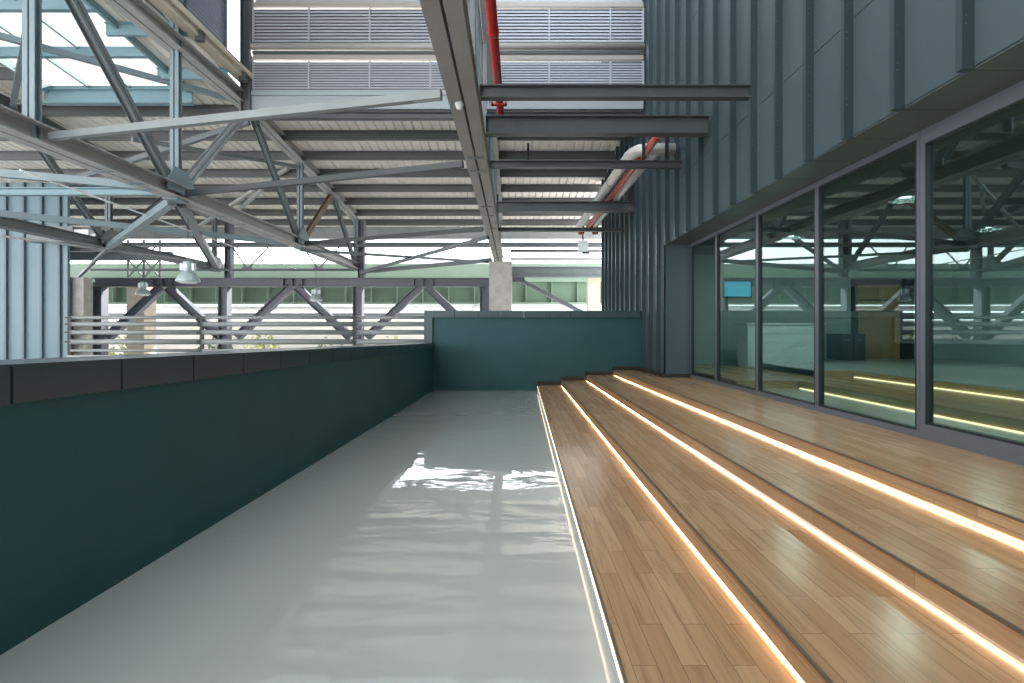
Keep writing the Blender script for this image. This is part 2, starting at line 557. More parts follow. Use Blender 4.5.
# glazing: window_1 is the farthest pane
my = [12.42, 10.85, 9.02, 7.24, 5.40, 3.40, 1.40, -.6, -2.9]
Z0, Z1 = RH * 4, ZS - .012
for i in range(8):
    yf, yn = my[i], my[i + 1]
    big = i >= 4
    s = .042 if not big else .07
    bt = .075 if not big else .16
    tp = .075 if not big else .15
    m = MB()
    m.box(XG - .02, XG + .06, yn + .004, yn + s, Z0, Z1)
    m.box(XG - .02, XG + .06, yf - s, yf - .004, Z0, Z1)
    m.box(XG - .02, XG + .06, yn + s, yf - s, Z0, Z0 + bt)
    m.box(XG - .02, XG + .06, yn + s, yf - s, Z1 - tp, Z1)
    w = struct('window_%d' % (i + 1), m, 'alu', 'tall glazed bay in a grey aluminium frame, %s from the far end' % ORD[i])
    m = MB()
    q = .022
    for a, b, c, d in ((yn + s, yn + s + q, Z0 + bt, Z1 - tp), (yf - s - q, yf - s, Z0 + bt, Z1 - tp), (yn + s, yf - s, Z0 + bt, Z0 + bt + q), (yn + s, yf - s, Z1 - tp - q, Z1 - tp)):
        m.box(XG - .02, XG + .05, a, b, c, d)
    struct('gasket', m, 'dark_frame', parent=w)
    struct('pane', MB().box(XG + .01, XG + .022, yn + s + .005, yf - s - .005, Z0 + bt + .005, Z1 - tp - .005), 'glass', parent=w)

# room behind the glass
m = MB().box(XG + .1, 13, YB, 12.9, Z0 - .2, Z0)
m.box(XG + .1, 13, 12.62, 15.2, Z0 - .2, Z0)
struct('floor_interior', m, 'room_floor', 'pale floor inside the glazed room')
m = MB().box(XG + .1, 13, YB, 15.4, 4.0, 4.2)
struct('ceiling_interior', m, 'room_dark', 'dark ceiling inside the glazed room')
m = MB().box(XG + .1, 13, 15.2, 15.4, Z0 - .2, 4.0)
struct('wall_interior_back', m, 'room_wall', 'pale end wall inside the glazed room')
struct('wall_interior_right', MB().box(13, 13.2, YB, 15.4, Z0 - .2, 4.2), 'room_wall', 'pale far wall inside the glazed room')
struct('wall_interior_front', MB().box(XG + .1, 13.2, YB - .2, YB, Z0 - .2, 4.2), 'room_wall')
struct('wall_interior_column', MB().box(XC + .12, XG + .1, 12.62, 15.4, Z0 - .2, 4.2), 'room_wall')
for nm, x, z, lab in (('first', 5.6, Z0, 'lower timber step inside the glazed room'), ('second', 7.2, Z0 + .15, 'upper timber step inside the glazed room')):
    t = thing('timber_step', (x, 6, z), lab + ', seen through the panes', 'step', 'timber steps inside the glazed room')
    ye = 10.1 if nm == 'first' else 10.9
    m = MB().box(x, 12.99, YB + .01, 15.19, z + .125, z + .15)
    m.box(x - (1.2 if nm == 'first' else .8), x, ye, 15.19, z + .125, z + .15)
    part(t, 'tread', m, 'wood' if nm == 'first' else 'room_floor')
    m = MB().box(x, x + .03, YB + .02, ye, z, z + .125)
    m.box(x - (1.2 if nm == 'first' else .8), x + .03, ye, ye + .03, z, z + .125)
    rs = part(t, 'riser', m, 'riser_wood')
    m = MB().box(x - .03, x, YB + .02, ye - .1, z, z + .018)
    part(rs, 'light_strip', m, 'led_room', 'warm glowing strip at the foot of the riser')
ZI = Z0 + .30
t = thing('interior_door', (10.75, 15.15, ZI), 'wooden door in a dark frame inside the room, behind the fourth pane', 'door')
m = MB().box(10.0, 10.12, 15.05, 15.2, ZI, ZI + 2.3).box(11.4, 11.75, 15.05, 15.2, ZI, ZI + 2.3).box(10.0, 11.75, 15.05, 15.2, ZI + 2.2, ZI + 2.35)
part(t, 'door_frame', m, 'cabinet')
m = MB().box(10.12, 11.4, 15.12, 15.19, ZI, ZI + 2.2)
dl = part(t, 'door_leaf', m, 'door_wood')
m = MB().box(10.2, 11.32, 15.10, 15.13, ZI + 1.72, ZI + 1.76).box(10.2, 11.32, 15.10, 15.13, ZI + 1.4, ZI + 1.43)
part(dl, 'rail', m, 'cabinet')
t = thing('storage_cabinet', (9.72, 14.7, ZI), 'low black cabinet left of the wooden door inside the room', 'cabinet')
part(t, 'body', MB().box(9.25, 9.95, 14.5, 15.15, ZI, ZI + .75), 'cabinet')
part(t, 'door', MB().box(9.27, 9.59, 14.47, 14.5, ZI + .04, ZI + .72), 'cabinet')
part(t, 'door', MB().box(9.61, 9.93, 14.47, 14.5, ZI + .04, ZI + .72), 'cabinet')
part(t, 'handle', MB().box(9.36, 9.50, 14.45, 14.47, ZI + .56, ZI + .60), 'alu')
part(t, 'handle', MB().box(9.70, 9.84, 14.45, 14.47, ZI + .56, ZI + .60), 'alu')
t = thing('television', (6.6, 15.15, 2.6), 'wall television with a blue screen inside the glazed room', 'television')
part(t, 'casing', MB().box(6.18, 7.02, 15.12, 15.2, 2.72, 3.22), 'cabinet')
part(t, 'screen', MB().box(6.21, 6.99, 15.115, 15.12, 2.75, 3.19), 'screen')
t = thing('reception_counter', (7.2, 13.5, ZI), 'long pale counter with grooved front inside the glazed room', 'counter')
part(t, 'body', MB().box(6.2, 8.2, 13.6, 14.2, ZI - .15, ZI + 1.0), 'white')
m = MB()
for q in range(5):
    m.box(6.2, 8.2, 13.58, 13.6, ZI - .13 + q * .22, ZI + .07 + q * .22)
part(t, 'front_panel', m, 'white')
part(t, 'worktop', MB().box(6.15, 8.25, 13.54, 14.25, ZI + 1.0, ZI + 1.04), 'white')
for i, (x, y) in enumerate(((6.5, 4.5), (6.5, 8.5), (6.5, 12.0), (10.2, 6.0), (10.2, 11.0))):
    t = thing('downlight', (x, y, 4.0), 'small round ceiling downlight inside the room, %s' % ['near the closest pane', 'behind the middle panes', 'by the end wall', 'deep in the room', 'above the wooden door'][i], 'lamp', 'downlights in the glazed room')
    part(t, 'housing', MB().lathe((x, y, 3.94), [(.13, .06), (.13, 0), (.10, 0), (.10, .03)], 20), 'alu')
    part(t, 'lens', MB().lathe((x, y, 3.965), [(.0, 0), (.10, 0)], 20), 'lamp_on')

# ------------------------------------------------------------------ roof
RZ = lambda y: 10.02 - .1 * y          # underside of the deck
PZ = lambda y: 9.73 - .1 * y           # underside of the purlins
YR = 27.6


def deck_patch(m, x0, x1, y0, y1, pitch=.30):
    prof = []
    x = x0
    while x < x1 - 1e-6:
        for dx, dz in ((0, 0), (.20, 0), (.225, .05), (.275, .05)):
            if x + dx < x1:
                prof.append((x + dx, dz))
        x += pitch
    prof.append((x1, 0))
    n = len(prof)
    ny = max(2, int((y1 - y0) / 4) + 1)
    vs = []
    for j in range(ny):
        y = lerp(y0, y1, j / (ny - 1))
        vs += [(px, y, RZ(y) + pz) for px, pz in prof]
    fs = [(j * n + i, j * n + i + 1, (j + 1) * n + i + 1, (j + 1) * n + i) for j in range(ny - 1) for i in range(n - 1)]
    m.add(vs, fs)


SK = (-13.1, -9.15, 2.6, 14.5)
m = MB()
deck_patch(m, -34, SK[0], -4, YR)
deck_patch(m, SK[0], SK[1], SK[3], YR)
deck_patch(m, SK[0], SK[1], -4, SK[2])
deck_patch(m, SK[1], -7.7, -4, YR)
deck_patch(m, -7.7, 3.9, 14.42, YR)
deck_patch(m, 3.9, 6.0, 20.95, YR)
struct('ceiling', m, 'deck', 'cream ribbed metal roof deck on dark purlins')
m = MB()
m.box(-8.0, -1.0, -4, 15.3, 13.2, 13.4).box(-1, 3.9, -4, 1.5, 13.2, 13.4).box(-1, 3.9, 13.6, 15.3, 13.2, 13.4)
struct('ceiling_clerestory', m, 'deck', 'high roof above the louvred clerestory')

py_ = [3.0, 4.5, 6.0, 7.4, 8.9, 10.3, 11.8, 13.5, 15.35, 16.9, 18.4, 19.95, 21.5, 23.05, 24.6, 26.1]
for i, y in enumerate(py_):
    z = PZ(y)
    if y < 15:
        n = i + 1
        k = len([q for q in py_ if q < 15]) - i
        m = MB()
        for xa, xb in ((SK[1] - .25, -7.55),):
            m.prof((xa, y, z + .135), (xb, y, z + .135), [(-.07, -.135), (.012, -.135), (.012, .115), (.07, .115), (.07, .135), (-.012, .135), (-.012, -.115), (-.07, -.115)])
        o = single('roof_purlin', m, 'steel_teal', 'short grey green purlin under the deck right of the skylight, %s from the louvred wall' % ORD[k - 1], 'purlin', 'short purlins beside the skylight')
        if y > 9:
            m = MB().prof((-33.5, y, z + .135), (SK[0] + .12, y, z + .135), [(-.07, -.135), (.012, -.135), (.012, .115), (.07, .115), (.07, .135), (-.012, .135), (-.012, -.115), (-.07, -.115)])
            single('roof_purlin', m, 'purlin', 'grey purlin under the deck left of the skylight, %s from the louvred wall' % ORD[k - 1], 'purlin', 'purlins left of the skylight')
    else:
        k = i - 8
        m = MB()
        m.prof((-33.5, y, z + .14), (3.62 if y < 20.9 else 6.0, y, z + .14), [(-.09, -.14), (.015, -.14), (.015, .12), (.09, .12), (.09, .14), (-.015, .14), (-.015, -.12), (-.09, -.12)])
        single('roof_purlin', m, 'purlin', 'long dark roof purlin crossing the whole hall, %s row beyond the louvred wall' % ORD[k], 'purlin', 'long roof purlins beyond the clerestory')

# eave
m = MB().box(-33.5, 6.0, 27.35, 27.5, 6.66, 7.28)
single('eave_fascia', m, 'steel_light', 'long pale grey fascia under the far eave of the roof', 'fascia')
m = MB().ibeam((-33.5, 27.4, 6.34), (6.0, 27.4, 6.34), .2, .24)
single('eave_beam', m, 'steel_mid', 'slim grey steel beam running under the far eave against the sky', 'beam')
m = MB().tube((-.2, 26.2, 5.83), (5.5, 26.2, 5.83), .07).tube((-.2, 26.2, 5.42), (5.5, 26.2, 5.42), .05)
single('conduit_pair', m, 'steel_dark', 'two thin dark conduits crossing the bright gap right of the concrete column', 'conduit')

# skylight
t = thing('roof_skylight', ((SK[0] + SK[1]) / 2, 8, RZ(8)), 'large sloping glass skylight with blue green steel bars over the left bay', 'skylight')
UP = .04
zz = lambda y: RZ(y) + UP
m = MB()
for a, b in (((SK[0], SK[2]), (SK[0], SK[3])), ((SK[1], SK[2]), (SK[1], SK[3])), ((SK[0], SK[3]), (SK[1], SK[3])), ((SK[0], SK[2]), (SK[1], SK[2]))):
    A = Vector((*a, RZ(a[1]) + UP / 2 - .05)); B = Vector((*b, RZ(b[1]) + UP / 2 - .05))
    m.bar(A, B, .08, UP + .22)
part(t, 'kerb', m, 'steel_teal')
m = MB().ibeam((SK[0] - .1, SK[3] - .10, RZ(SK[3]) - .26), (SK[1] + .1, SK[3] - .10, RZ(SK[3]) - .26), .20, .40)
part(t, 'trimmer_beam', m, 'steel_teal')
for y in (5.1, 6.6, 8.15, 9.65, 11.2, 12.8):
    part(t, 'glazing_bar', MB().bar((SK[0], y, zz(y) - .09), (SK[1], y, zz(y) - .09), .12, .24), 'steel_teal')
for x in (-10.85, -12.0):
    part(t, 'rafter_bar', MB().bar((x, SK[2], zz(SK[2]) + .02), (x, SK[3], zz(SK[3]) + .02), .06, .10), 'steel_teal')
m = MB()
m.hexa([(SK[0], SK[2], zz(SK[2]) + .09), (SK[1], SK[2], zz(SK[2]) + .09), (SK[1], SK[3], zz(SK[3]) + .09), (SK[0], SK[3], zz(SK[3]) + .09)],
       [(SK[0], SK[2], zz(SK[2]) + .11), (SK[1], SK[2], zz(SK[2]) + .11), (SK[1], SK[3], zz(SK[3]) + .11), (SK[0], SK[3], zz(SK[3]) + .11)])
part(t, 'pane', m, 'sky_glass')

# ------------------------------------------------------------------ trusses
NB = [4.8, 11.66, 18.45, 25.0]     # bottom nodes
NT = [8.18, 14.9, 21.7]           # top nodes
HB = 4.73
TZ = lambda y: (8.25 if y < 15 else 8.25 - .1 * (y - 15))


def truss(X, hb, w, label, mats, y0=1.0, gusset=True, ye=25.1):
    t = thing('roof_truss', (X, 12, hb), label, 'truss', 'steel roof trusses')
    a = 'steel_warm'
    part(t, 'bottom_chord', MB().dchannel((X, y0, hb + .15), (X, ye, hb + .15), w, .30), mats[0])
    if X < -1:
        part(t, 'top_chord', MB().dchannel((X, y0, 8.25), (X, 14.9, 8.25), .40, .30), mats[1])
    else:
        part(t, 'top_chord', MB().dchannel((X, 6.0, 8.9), (X, 14.9, 8.25), .3, .26), mats[1])
    part(t, 'top_chord', MB().dchannel((X, 15.0, TZ(15)), (X, ye, TZ(ye)), .36, .28), mats[1])
    pw = .20
    for y in (8.18, 11.66, 18.45, 24.95):
        part(t, 'post', MB().dchannel((X, y, hb + .1), (X, y, 12.6 if y == 11.66 and X == -7.7 else TZ(y)), pw, .13, .03, .015, (0, 1, 0)), mats[2])
    seq = [(4.8, 0), (8.18, 1), (11.66, 0), (14.9, 1), (18.45, 0), (21.7, 1), (25.0, 0)]
    for i, ((ya, ta), (yb, tb)) in enumerate(zip(seq[:-1], seq[1:])):
        A = Vector((X, ya + .1, TZ(ya) - .1 if ta else hb + .2)); B = Vector((X, yb - .1, TZ(yb) - .1 if tb else hb + .2))
        mm = mats[3][i % len(mats[3])]
        part(t, 'diagonal', MB().dchannel(A, B, .20, .15, .03, .015, (1, 0, 0)), mm, 'brownish primer coloured diagonal' if mm == 'steel_brown' else None)
    if gusset:
        for y in NB:
            m = MB()
            for s in (-.13, .13):
                pts = [(-.48, 0), (.48, 0), (.48, .22), (.22, .55), (-.22, .55), (-.48, .22)]
                m.add([(X + s - .008, y + p[0], hb + .12 + p[1]) for p in pts] + [(X + s + .008, y + p[0], hb + .12 + p[1]) for p in pts],
                      [(0, 1, 2, 3, 4, 5), (11, 10, 9, 8, 7, 6)] + [(i, (i + 1) % 6, (i + 1) % 6 + 6, i + 6) for i in range(6)])
            m.box(X - .16, X + .16, y - .22, y + .22, hb - .05, hb)
            part(t, 'gusset_plate', m, mats[2])
    # batten plates under the slot of the bottom chord
    for y in (9.6, 10.4, 13.4, 14.4, 16.2, 20.5, 22.5):
        part(t, 'batten_plate', MB().box(X - w * .36, X + w * .36, y - .06, y + .06, hb - .012, hb), mats[2])
    return t


truss(-7.7, HB, .44, 'pale grey steel roof truss left of centre, standing clear of the parapet', ('truss_light', 'truss_light', 'steel_blue', ['steel_light', 'steel_mid', 'steel_light', 'steel_mid', 'steel_brown', 'steel_mid']))
truss(-14.6, HB - .05, .40, 'grey steel roof truss farther left, crossing before the blue grey block', ('steel_mid', 'steel_mid', 'steel_mid', ['steel_mid']), ye=24.6)
truss(-.72, 4.98, .42, 'central steel roof truss whose broad slotted bottom chord runs to the concrete column', ('steel_warm', 'steel_warm', 'steel_mid', ['steel_dark', 'steel_blue']), y0=1.0, gusset=False, ye=24.9)

# white detector on the central chord
t = thing('ceiling_detector', (-.78, 7.3, 4.86), 'small round white detector under the central bottom chord', 'detector')
part(t, 'base', MB().lathe((-.78, 7.3, 4.93), [(0, .05), (.062, .05), (.062, .02), (.05, 0)], 18), 'white')
part(t, 'dome', MB().lathe((-.78, 7.3, 4.89), [(.05, .04), (.045, .015), (.03, .0), (0, -.004)], 18), 'lamp_glass')

# struts from the central truss to the metal wall
for i, (y, z0, z1, sh) in enumerate(((7.85, 5.29, 5.48, 'slender'), (9.53, 5.38, 5.71, 'deep'), (11.06, 5.25, 5.40, 'slender'), (15.4, 5.31, 5.61, 'deep'), (17.1, 5.05, 5.17, 'slender'))):
    h = z1 - z0
    lab = '%s dark steel strut from the central truss to the metal wall, %s' % (sh, ['nearest of the five', 'second nearest', 'third nearest', 'fourth nearest', 'farthest of the five'][i])
    t = thing('wall_strut', (1.5, y, z0), lab, 'beam', 'dark struts tying the truss to the metal wall')
    part(t, 'beam', MB().ibeam((-.52, y, (z0 + z1) / 2), (XF + .01, y, (z0 + z1) / 2), .15 if h < .25 else .22, h, .018), 'steel_dark')
    m = MB().box(-.56, -.52, y - .12, y + .12, z0 - .03, z1 + .03)
    part(t, 'end_plate', m, 'steel_mid')

# ------------------------------------------------------------------ bracing
def bracing(a, b, w, h, m, label, name='brace_bar', cat='brace', group=None, n=None):
    mb = MB()
    if h is None:
        mb.tube(a, b, w, 8)
    elif w < 0:
        mb.bar(a, b, -w, h)
    else:
        d = (b - a).normalized()
        mb.bar(a, b, w, h)
        r = d.cross(Vector((0, 0, 1))).normalized()
        mb.bar(a, a + d * .4, w * .3, h * 1.25)
        mb.bar(b - d * .4, b, w * .3, h * 1.25)
    return single(name, mb, m, label, cat, group)


G1 = 'tie bars between the roof trusses'
xm = -1.0
bracing(Vector((-7.5, 8.3, 4.88)), Vector((xm, 7.05, 4.98)), .10, .115, 'steel_pale', 'long pale tie bar from the nearest truss post across to the central chord', group=G1)
bracing(Vector((-7.45, 11.65, 4.86)), Vector((xm, 10.05, 5.0)), .10, .12, 'steel_deep', 'dark tie bar from the second truss post across to the central chord', group=G1)
bracing(Vector((-7.45, 18.3, 4.86)), Vector((xm, 16.5, 5.02)), .12, .13, 'steel_deep', 'dark tie bar from the third truss post, below the purlins, to the central chord', group=G1)
bracing(at(362, 272, 24.9), at(488, 237, 17.5), .12, .12, 'steel_mid', 'thin rising tie bar across the bright gap left of the concrete column', group=G1)
bracing(at(360, 272, 24.8), at(492, 260, 24.4), .18, .18, 'steel_mid', 'thick grey tie bar near level with the foot of the bright gap', group=G1)
bracing(at(300, 250, 18.3), at(488, 262, 24.2), .10, .10, 'steel_mid', 'slender bar falling gently from the third truss post towards the concrete column', group=G1)
G2 = 'plan braces in the left bay'
bracing(Vector((-7.75, 10.9, 4.80)), Vector((-17.0, 7.5, 4.9)), .13, .15, 'steel_blue', 'pale blue bar running left from the second truss post, above the other blue bar', group=G2)
bracing(Vector((-8.0, 18.1, 4.85)), Vector((-19.0, 9.7, 4.9)), .13, .17, 'steel_blue', 'pale blue bar crossing before the blue grey block to the third truss post', group=G2)
bracing(Vector((-7.85, 11.75, 4.7)), Vector((-14.5, 18.3, 4.74)), .18, .18, 'steel_blue', 'pale blue brace slanting down left behind the second truss post', group=G2)
bracing(Vector((-7.8, 12.0, 4.72)), Vector((-14.1, 24.3, 4.74)), .18, .18, 'steel_mid', 'grey brace slanting down right behind the hanging bell lamp', group=G2)
bracing(Vector((-14.5, 18.3, 4.7)), at(66, 289, 22.0), .10, .10, 'steel_mid', 'thin brace dropping from the farther left truss to the beige concrete pier', group=G2)
G3 = 'roof braces under the deck'
bracing(Vector((-7.75, 14.85, 8.33)), Vector((-14.6, 9.2, 8.5)), .13, .13, 'steel_blue', 'slim blue grey roof brace crossing under the skylight glass', group=G3)
bracing(Vector((-14.5, 14.8, 8.2)), Vector((-8.6, 9.3, 8.55)), .13, .13, 'steel_mid', 'grey roof brace rising behind the nearest truss post', group=G3)
bracing(at(249, 122, 15.0), at(60, 184, 15.4), .13, .15, 'steel_mid', 'sway brace falling left from the louvred wall corner behind the second truss post', group=G3)
bracing(at(132, 139, 13.5), at(300, 167, 18.2), .10, .11, 'steel_mid', 'thin sway brace falling right behind the second truss post', group=G3)
bracing(at(262, 190, 20.5), at(236, 212, 23), .12, .12, 'steel_light', 'short pale brace between the second and third truss posts', group=G3)
bracing(at(288, 168, 19.5), at(190, 232, 24), .12, .12, 'steel_light', 'pale slanting brace crossing the purlins left of the third truss post', group=G3)
bracing(at(20, 170, 9.6), at(302, 271, 25), .022, None, 'white', 'long thin pale cable slanting across the left bay', 'steel_cable', 'cable', group=G2)
bracing(at(0, 236, 16), at(205, 262, 22), .035, None, 'steel_light', 'thin pale conduit sloping behind the bell lamp', 'conduit', 'conduit')
m = MB().ibeam((-24, 11.95, 4.98), (-7.9, 11.95, 4.98), .16, .17)
single('cross_beam', m, 'steel_teal', 'level blue green cross beam running left from the second truss post', 'beam', 'cross beams of the left bay')
m = MB().ibeam((-26, 20.6, 5.02), (-14.7, 20.6, 5.02), .16, .18)
single('cross_beam', m, 'steel_mid', 'level grey cross beam above the corner of the blue grey block', 'beam', 'cross beams of the left bay')
m = MB().box(-20.5, -14.75, 21.9, 22.2, 4.78, 5.14)
single('cable_duct', m, 'steel_mid', 'square grey duct ending in the bright gap left of the bell lamp', 'duct')
# lattice girder along the far column line
t = thing('lattice_girder', (-13, 24.2, 4.5), 'light lattice girder of thin rods across the bright gap', 'girder')
part(t, 'bottom_rod', MB().tube((-20, 24.2, 4.62), (-7.6, 24.2, 4.62), .06, 8), 'steel_mid')
part(t, 'top_rod', MB().tube((-20, 24.2, 5.78), (-.8, 24.2, 5.78), .08, 8), 'steel_mid')
for x in (-12.6, -9.25):
    part(t, 'web_rod', MB().tube((x - .7, 24.2, 5.7), (x - .06, 24.2, 4.72), .035, 8), 'steel_mid')
    part(t, 'web_rod', MB().tube((x + 1.0, 24.2, 5.7), (x + .06, 24.2, 4.72), .035, 8), 'steel_mid')
    part(t, 'node_plate', MB().box(x - .22, x + .22, 24.18, 24.22, 4.60, 4.78), 'steel_mid')

# ------------------------------------------------------------------ clerestory
KL = 14.3 / 15
jx = [q * KL for q in (-7.62, -6.0, -4.22, -2.45, -.70, 1.03, 2.82)] + [3.6]
YL = 14.3
ZL = lambda z: 1.73 + (z - 1.73) * KL
rows = [(8.80, 9.62, 'lower band of grey louvre panels, just above the pale fascia'), (10.17, 11.16, 'upper band of grey louvre panels at the top edge of the clerestory')]
for z0, z1, lab in rows:
    z0, z1 = ZL(z0), ZL(z1)
    t = thing('louvre_band', (-2, YL, z0), lab, 'louvre', 'louvre bands of the clerestory')
    for a, b in zip(jx[:-1], jx[1:]):
        m = MB()
        n = 10
        st = (z1 - z0 - .05) / n
        for q in range(n):
            z = z0 + .02 + q * st
            m.hexa([(a + .02, YL - .030, z), (b - .02, YL - .030, z), (b - .02, YL - .016, z), (a + .02, YL - .016, z)],
                   [(a + .02, YL - .018, z + st * .62), (b - .02, YL - .018, z + st * .62), (b - .02, YL - .004, z + st * .62), (a + .02, YL - .004, z + st * .62)])
        lp = part(t, 'louvre_panel', m, 'louvre')
        part(lp, 'blade_gap_sheet', MB().box(a + .02, b - .02, YL + .004, YL + .012, z0, z1 - .01), 'gap_shade', 'dark sheet standing in for the shade between the blades')
    for x in jx:
        part(t, 'mullion', MB().box(x - .022, x + .022, YL - .05, YL + .06, z0, z1), 'louvre')
    part(t, 'head_rail', MB().box(jx[0], jx[-1], YL - .06, YL + .08, z1 + .035, z1 + .16), 'sill')
    part(t, 'bottom_rail', MB().box(jx[0], jx[-1], YL - .05, YL + .08, z0 - .05, z0 + .0), 'steel_mid')
m = MB().box(jx[0], jx[-1], YL - .16, YL - .02, ZL(9.92), ZL(10.06))
m.tube((jx[0], YL - .12, ZL(9.99)), (jx[-1], YL - .12, ZL(9.99)), .085, 12)
single('ledge_rail', m, 'sill', 'pale ledge rail between the two louvre bands', 'rail')
m = MB().box(jx[0], jx[-1], YL - .10, YL - .03, ZL(9.80), ZL(9.88))
single('ledge_rail', m, 'steel_dark', 'thin dark rail under the pale ledge between the louvre bands', 'rail')
m = MB().box(jx[0] - .05, 3.6, YL - .05, YL + .1, ZL(8.22), ZL(8.72)).box(jx[0] - .05, 3.6, YL - .09, YL - .02, ZL(8.60), ZL(8.74))
single('clerestory_fascia', m, 'fascia', 'pale blue grey fascia along the foot of the clerestory louvres', 'fascia')
m = MB().box(jx[0], 3.6, YL + .06, YL + .2, ZL(11.36), 13.2)
struct('wall_clerestory', m, 'louvre', 'upper wall of the clerestory')
m = MB().ibeam((-7.3, YL + .1, ZL(8.07)), (3.6, YL + .1, ZL(8.07)), .2, .18)
single('clerestory_beam', m, 'steel_dark', 'dark beam carrying the clerestory fascia', 'beam')
single('clerestory_post', MB().ibeam((-7.43, YL - .05, 7.75), (-7.43, YL - .05, 13.2), .26, .26, .03, (1, 0, 0)), 'steel_dark', 'dark post at the left end of the clerestory louvres', 'post')
# side louvres over the left truss
t = thing('side_louvre', (-7.7, 11, 8.9), 'blue grey ribbed louvre screen along the left side of the clerestory', 'louvre')
for a, b in ((3.0, 6.1), (6.1, 9.2), (9.2, 12.28), (12.28, 13.98)):
    m = MB()
    n = 42
    for q in range(n):
        z = 8.86 + q * .10
        m.hexa([(-7.90, a + .02, z), (-7.90, b - .02, z), (-7.885, b - .02, z + .065), (-7.885, a + .02, z + .065)],
               [(-7.915, a + .02, z), (-7.915, b - .02, z), (-7.90, b - .02, z + .065), (-7.90, a + .02, z + .065)])
    lp = part(t, 'louvre_panel', m, 'mesh_louvre')
    part(lp, 'blade_gap_sheet', MB().box(-7.93, -7.92, a + .02, b - .02, 8.84, 13.1), 'gap_shade', 'dark sheet standing in for the shade between the blades')
    part(t, 'mullion', MB().box(-7.98, -7.82, b - .05, b + .0, 8.8, 13.1), 'steel_mid')
t = thing('roof_gutter', (-7.5, 9, 8.55), 'cream box gutter under the side louvre screen', 'gutter')
m = MB().hexa([(-7.62, 1, 8.62), (-7.36, 1, 8.62), (-7.36, 14.7, 8.62), (-7.62, 14.7, 8.62)], [(-7.62, 1, 8.80), (-7.36, 1, 8.80), (-7.36, 14.7, 8.80), (-7.62, 14.7, 8.80)])
part(t, 'trough', m, 'gutter')
part(t, 'lip', MB().box(-7.30, -7.25, 1, 14.7, 8.74, 8.86), 'gutter')
for y in (5, 8.6, 12.0, 13.9):
    part(t, 'bracket', MB().box(-7.45, -7.27, y - .06, y + .06, 8.52, 8.78), 'steel_dark')

# ------------------------------------------------------------------ pipes
t = thing('sprinkler_main', (-.29, 7, 5.6), 'red sprinkler main running beside the central truss', 'pipe')
pts = [(-.34, 2.0, 5.80), (-.27, 8.0, 5.80), (-.25, 9.75, 5.80)]
part(t, 'pipe', MB().path([*pts, (-.25, 9.86, 5.77), (-.25, 9.9, 5.68), (-.22, 9.9, 5.60), (-.12, 9.9, 5.56), (.5, 9.9, 5.56)], .07, 16), 'red')
m = MB().box(-.395, -.365, 8.9, 8.96, 5.66, 5.93).box(-.155, -.125, 8.9, 8.96, 5.66, 5.93).box(-.395, -.125, 8.9, 8.96, 5.90, 5.93).box(-.395, -.125, 8.9, 8.96, 5.66, 5.69)
part(t, 'pipe_clamp', m, 'red', 'square dark red clamp')
part(t, 'coupling', MB().tube((-.283, 6.9, 5.80), (-.282, 7.0, 5.80), .08, 16), 'red')
t = thing('wall_pipe', (2.9, 14, 5.6), 'faded red sprinkler pipe along the metal wall', 'pipe')
part(t, 'pipe', MB().path([(3.6, 9.75, 5.70), (3.15, 9.75, 5.70), (3.0, 9.85, 5.70), (2.93, 10.05, 5.70), (2.82, 19.9, 5.70)], .08, 14), 'red_pale')
for y in (11.6, 16.4, 19.3):
    part(t, 'coupling', MB().tube((2.9, y, 5.70), (2.9, y + .1, 5.70), .115, 14), 'red')
part(t, 'valve', MB().tube((2.45, 19.95, 5.70), (3.5, 19.95, 5.70), .07, 10).tube((2.62, 19.95, 5.5), (2.62, 19.95, 5.9), .12, 10).tube((3.15, 19.95, 5.5), (3.15, 19.95, 5.9), .12, 10), 'red')
t = thing('wrapped_pipe', (2.55, 14, 5.6), 'thick white wrapped pipe with an elbow, left of the faded red pipe', 'pipe', 'white pipes along the metal wall')
part(t, 'pipe', MB().path([(3.55, 11.35, 5.76), (3.0, 11.35, 5.76), (2.80, 11.42, 5.76), (2.70, 11.6, 5.76), (2.66, 11.85, 5.76), (2.50, 19.7, 5.76)], .13, 16), 'white_pipe')
for y in (12.2, 13.8, 16.0):
    part(t, 'band', MB().tube((2.66 - (y - 11.85) * .0204, y, 5.76), (2.66 - (y - 11.85) * .0204, y + .04, 5.76), .135, 16), 'alu')
single('wrapped_pipe', MB().path([(3.14, 11.6, 5.72), (3.04, 19.7, 5.72)], .09, 14), 'white_pipe', 'slimmer white pipe right of the faded red pipe', 'pipe', 'white pipes along the metal wall')
for y, w0, w1, z0, z1, th, lab in ((11.06, 2.80, 3.30, 5.41, 6.02, .06, 'narrow black pipe frame standing on the third strut'), (15.4, 2.90, 3.48, 5.62, 6.18, .13, 'stout black pipe frame standing on the fourth strut')):
    t = thing('pipe_hanger', ((w0 + w1) / 2, y, z0), lab, 'hanger', 'black pipe frames on the struts')
    part(t, 'post', MB().box(w0 - th / 2, w0 + th / 2, y - th / 2, y + th / 2, z0, z1), 'black')
    part(t, 'post', MB().box(w1 - th / 2, w1 + th / 2, y - th / 2, y + th / 2, z0, z1), 'black')
    part(t, 'top_bar', MB().box(w0 - th, w1 + th, y - th / 2, y + th / 2, z1, z1 + th), 'black')
t = thing('duct_box', (-17.4, 19.4, 5.2), 'blue grey duct box with a white fitting before the blue grey block', 'duct')
part(t, 'body', MB().box(-18.3, -16.55, 19.2, 19.6, 5.08, 5.66), 'steel_mid')
part(t, 'fitting', MB().box(-16.55, -16.0, 19.25, 19.5, 5.15, 5.55).tube((-16.0, 19.4, 5.35), (-15.7, 19.4, 5.35), .09, 10), 'white')
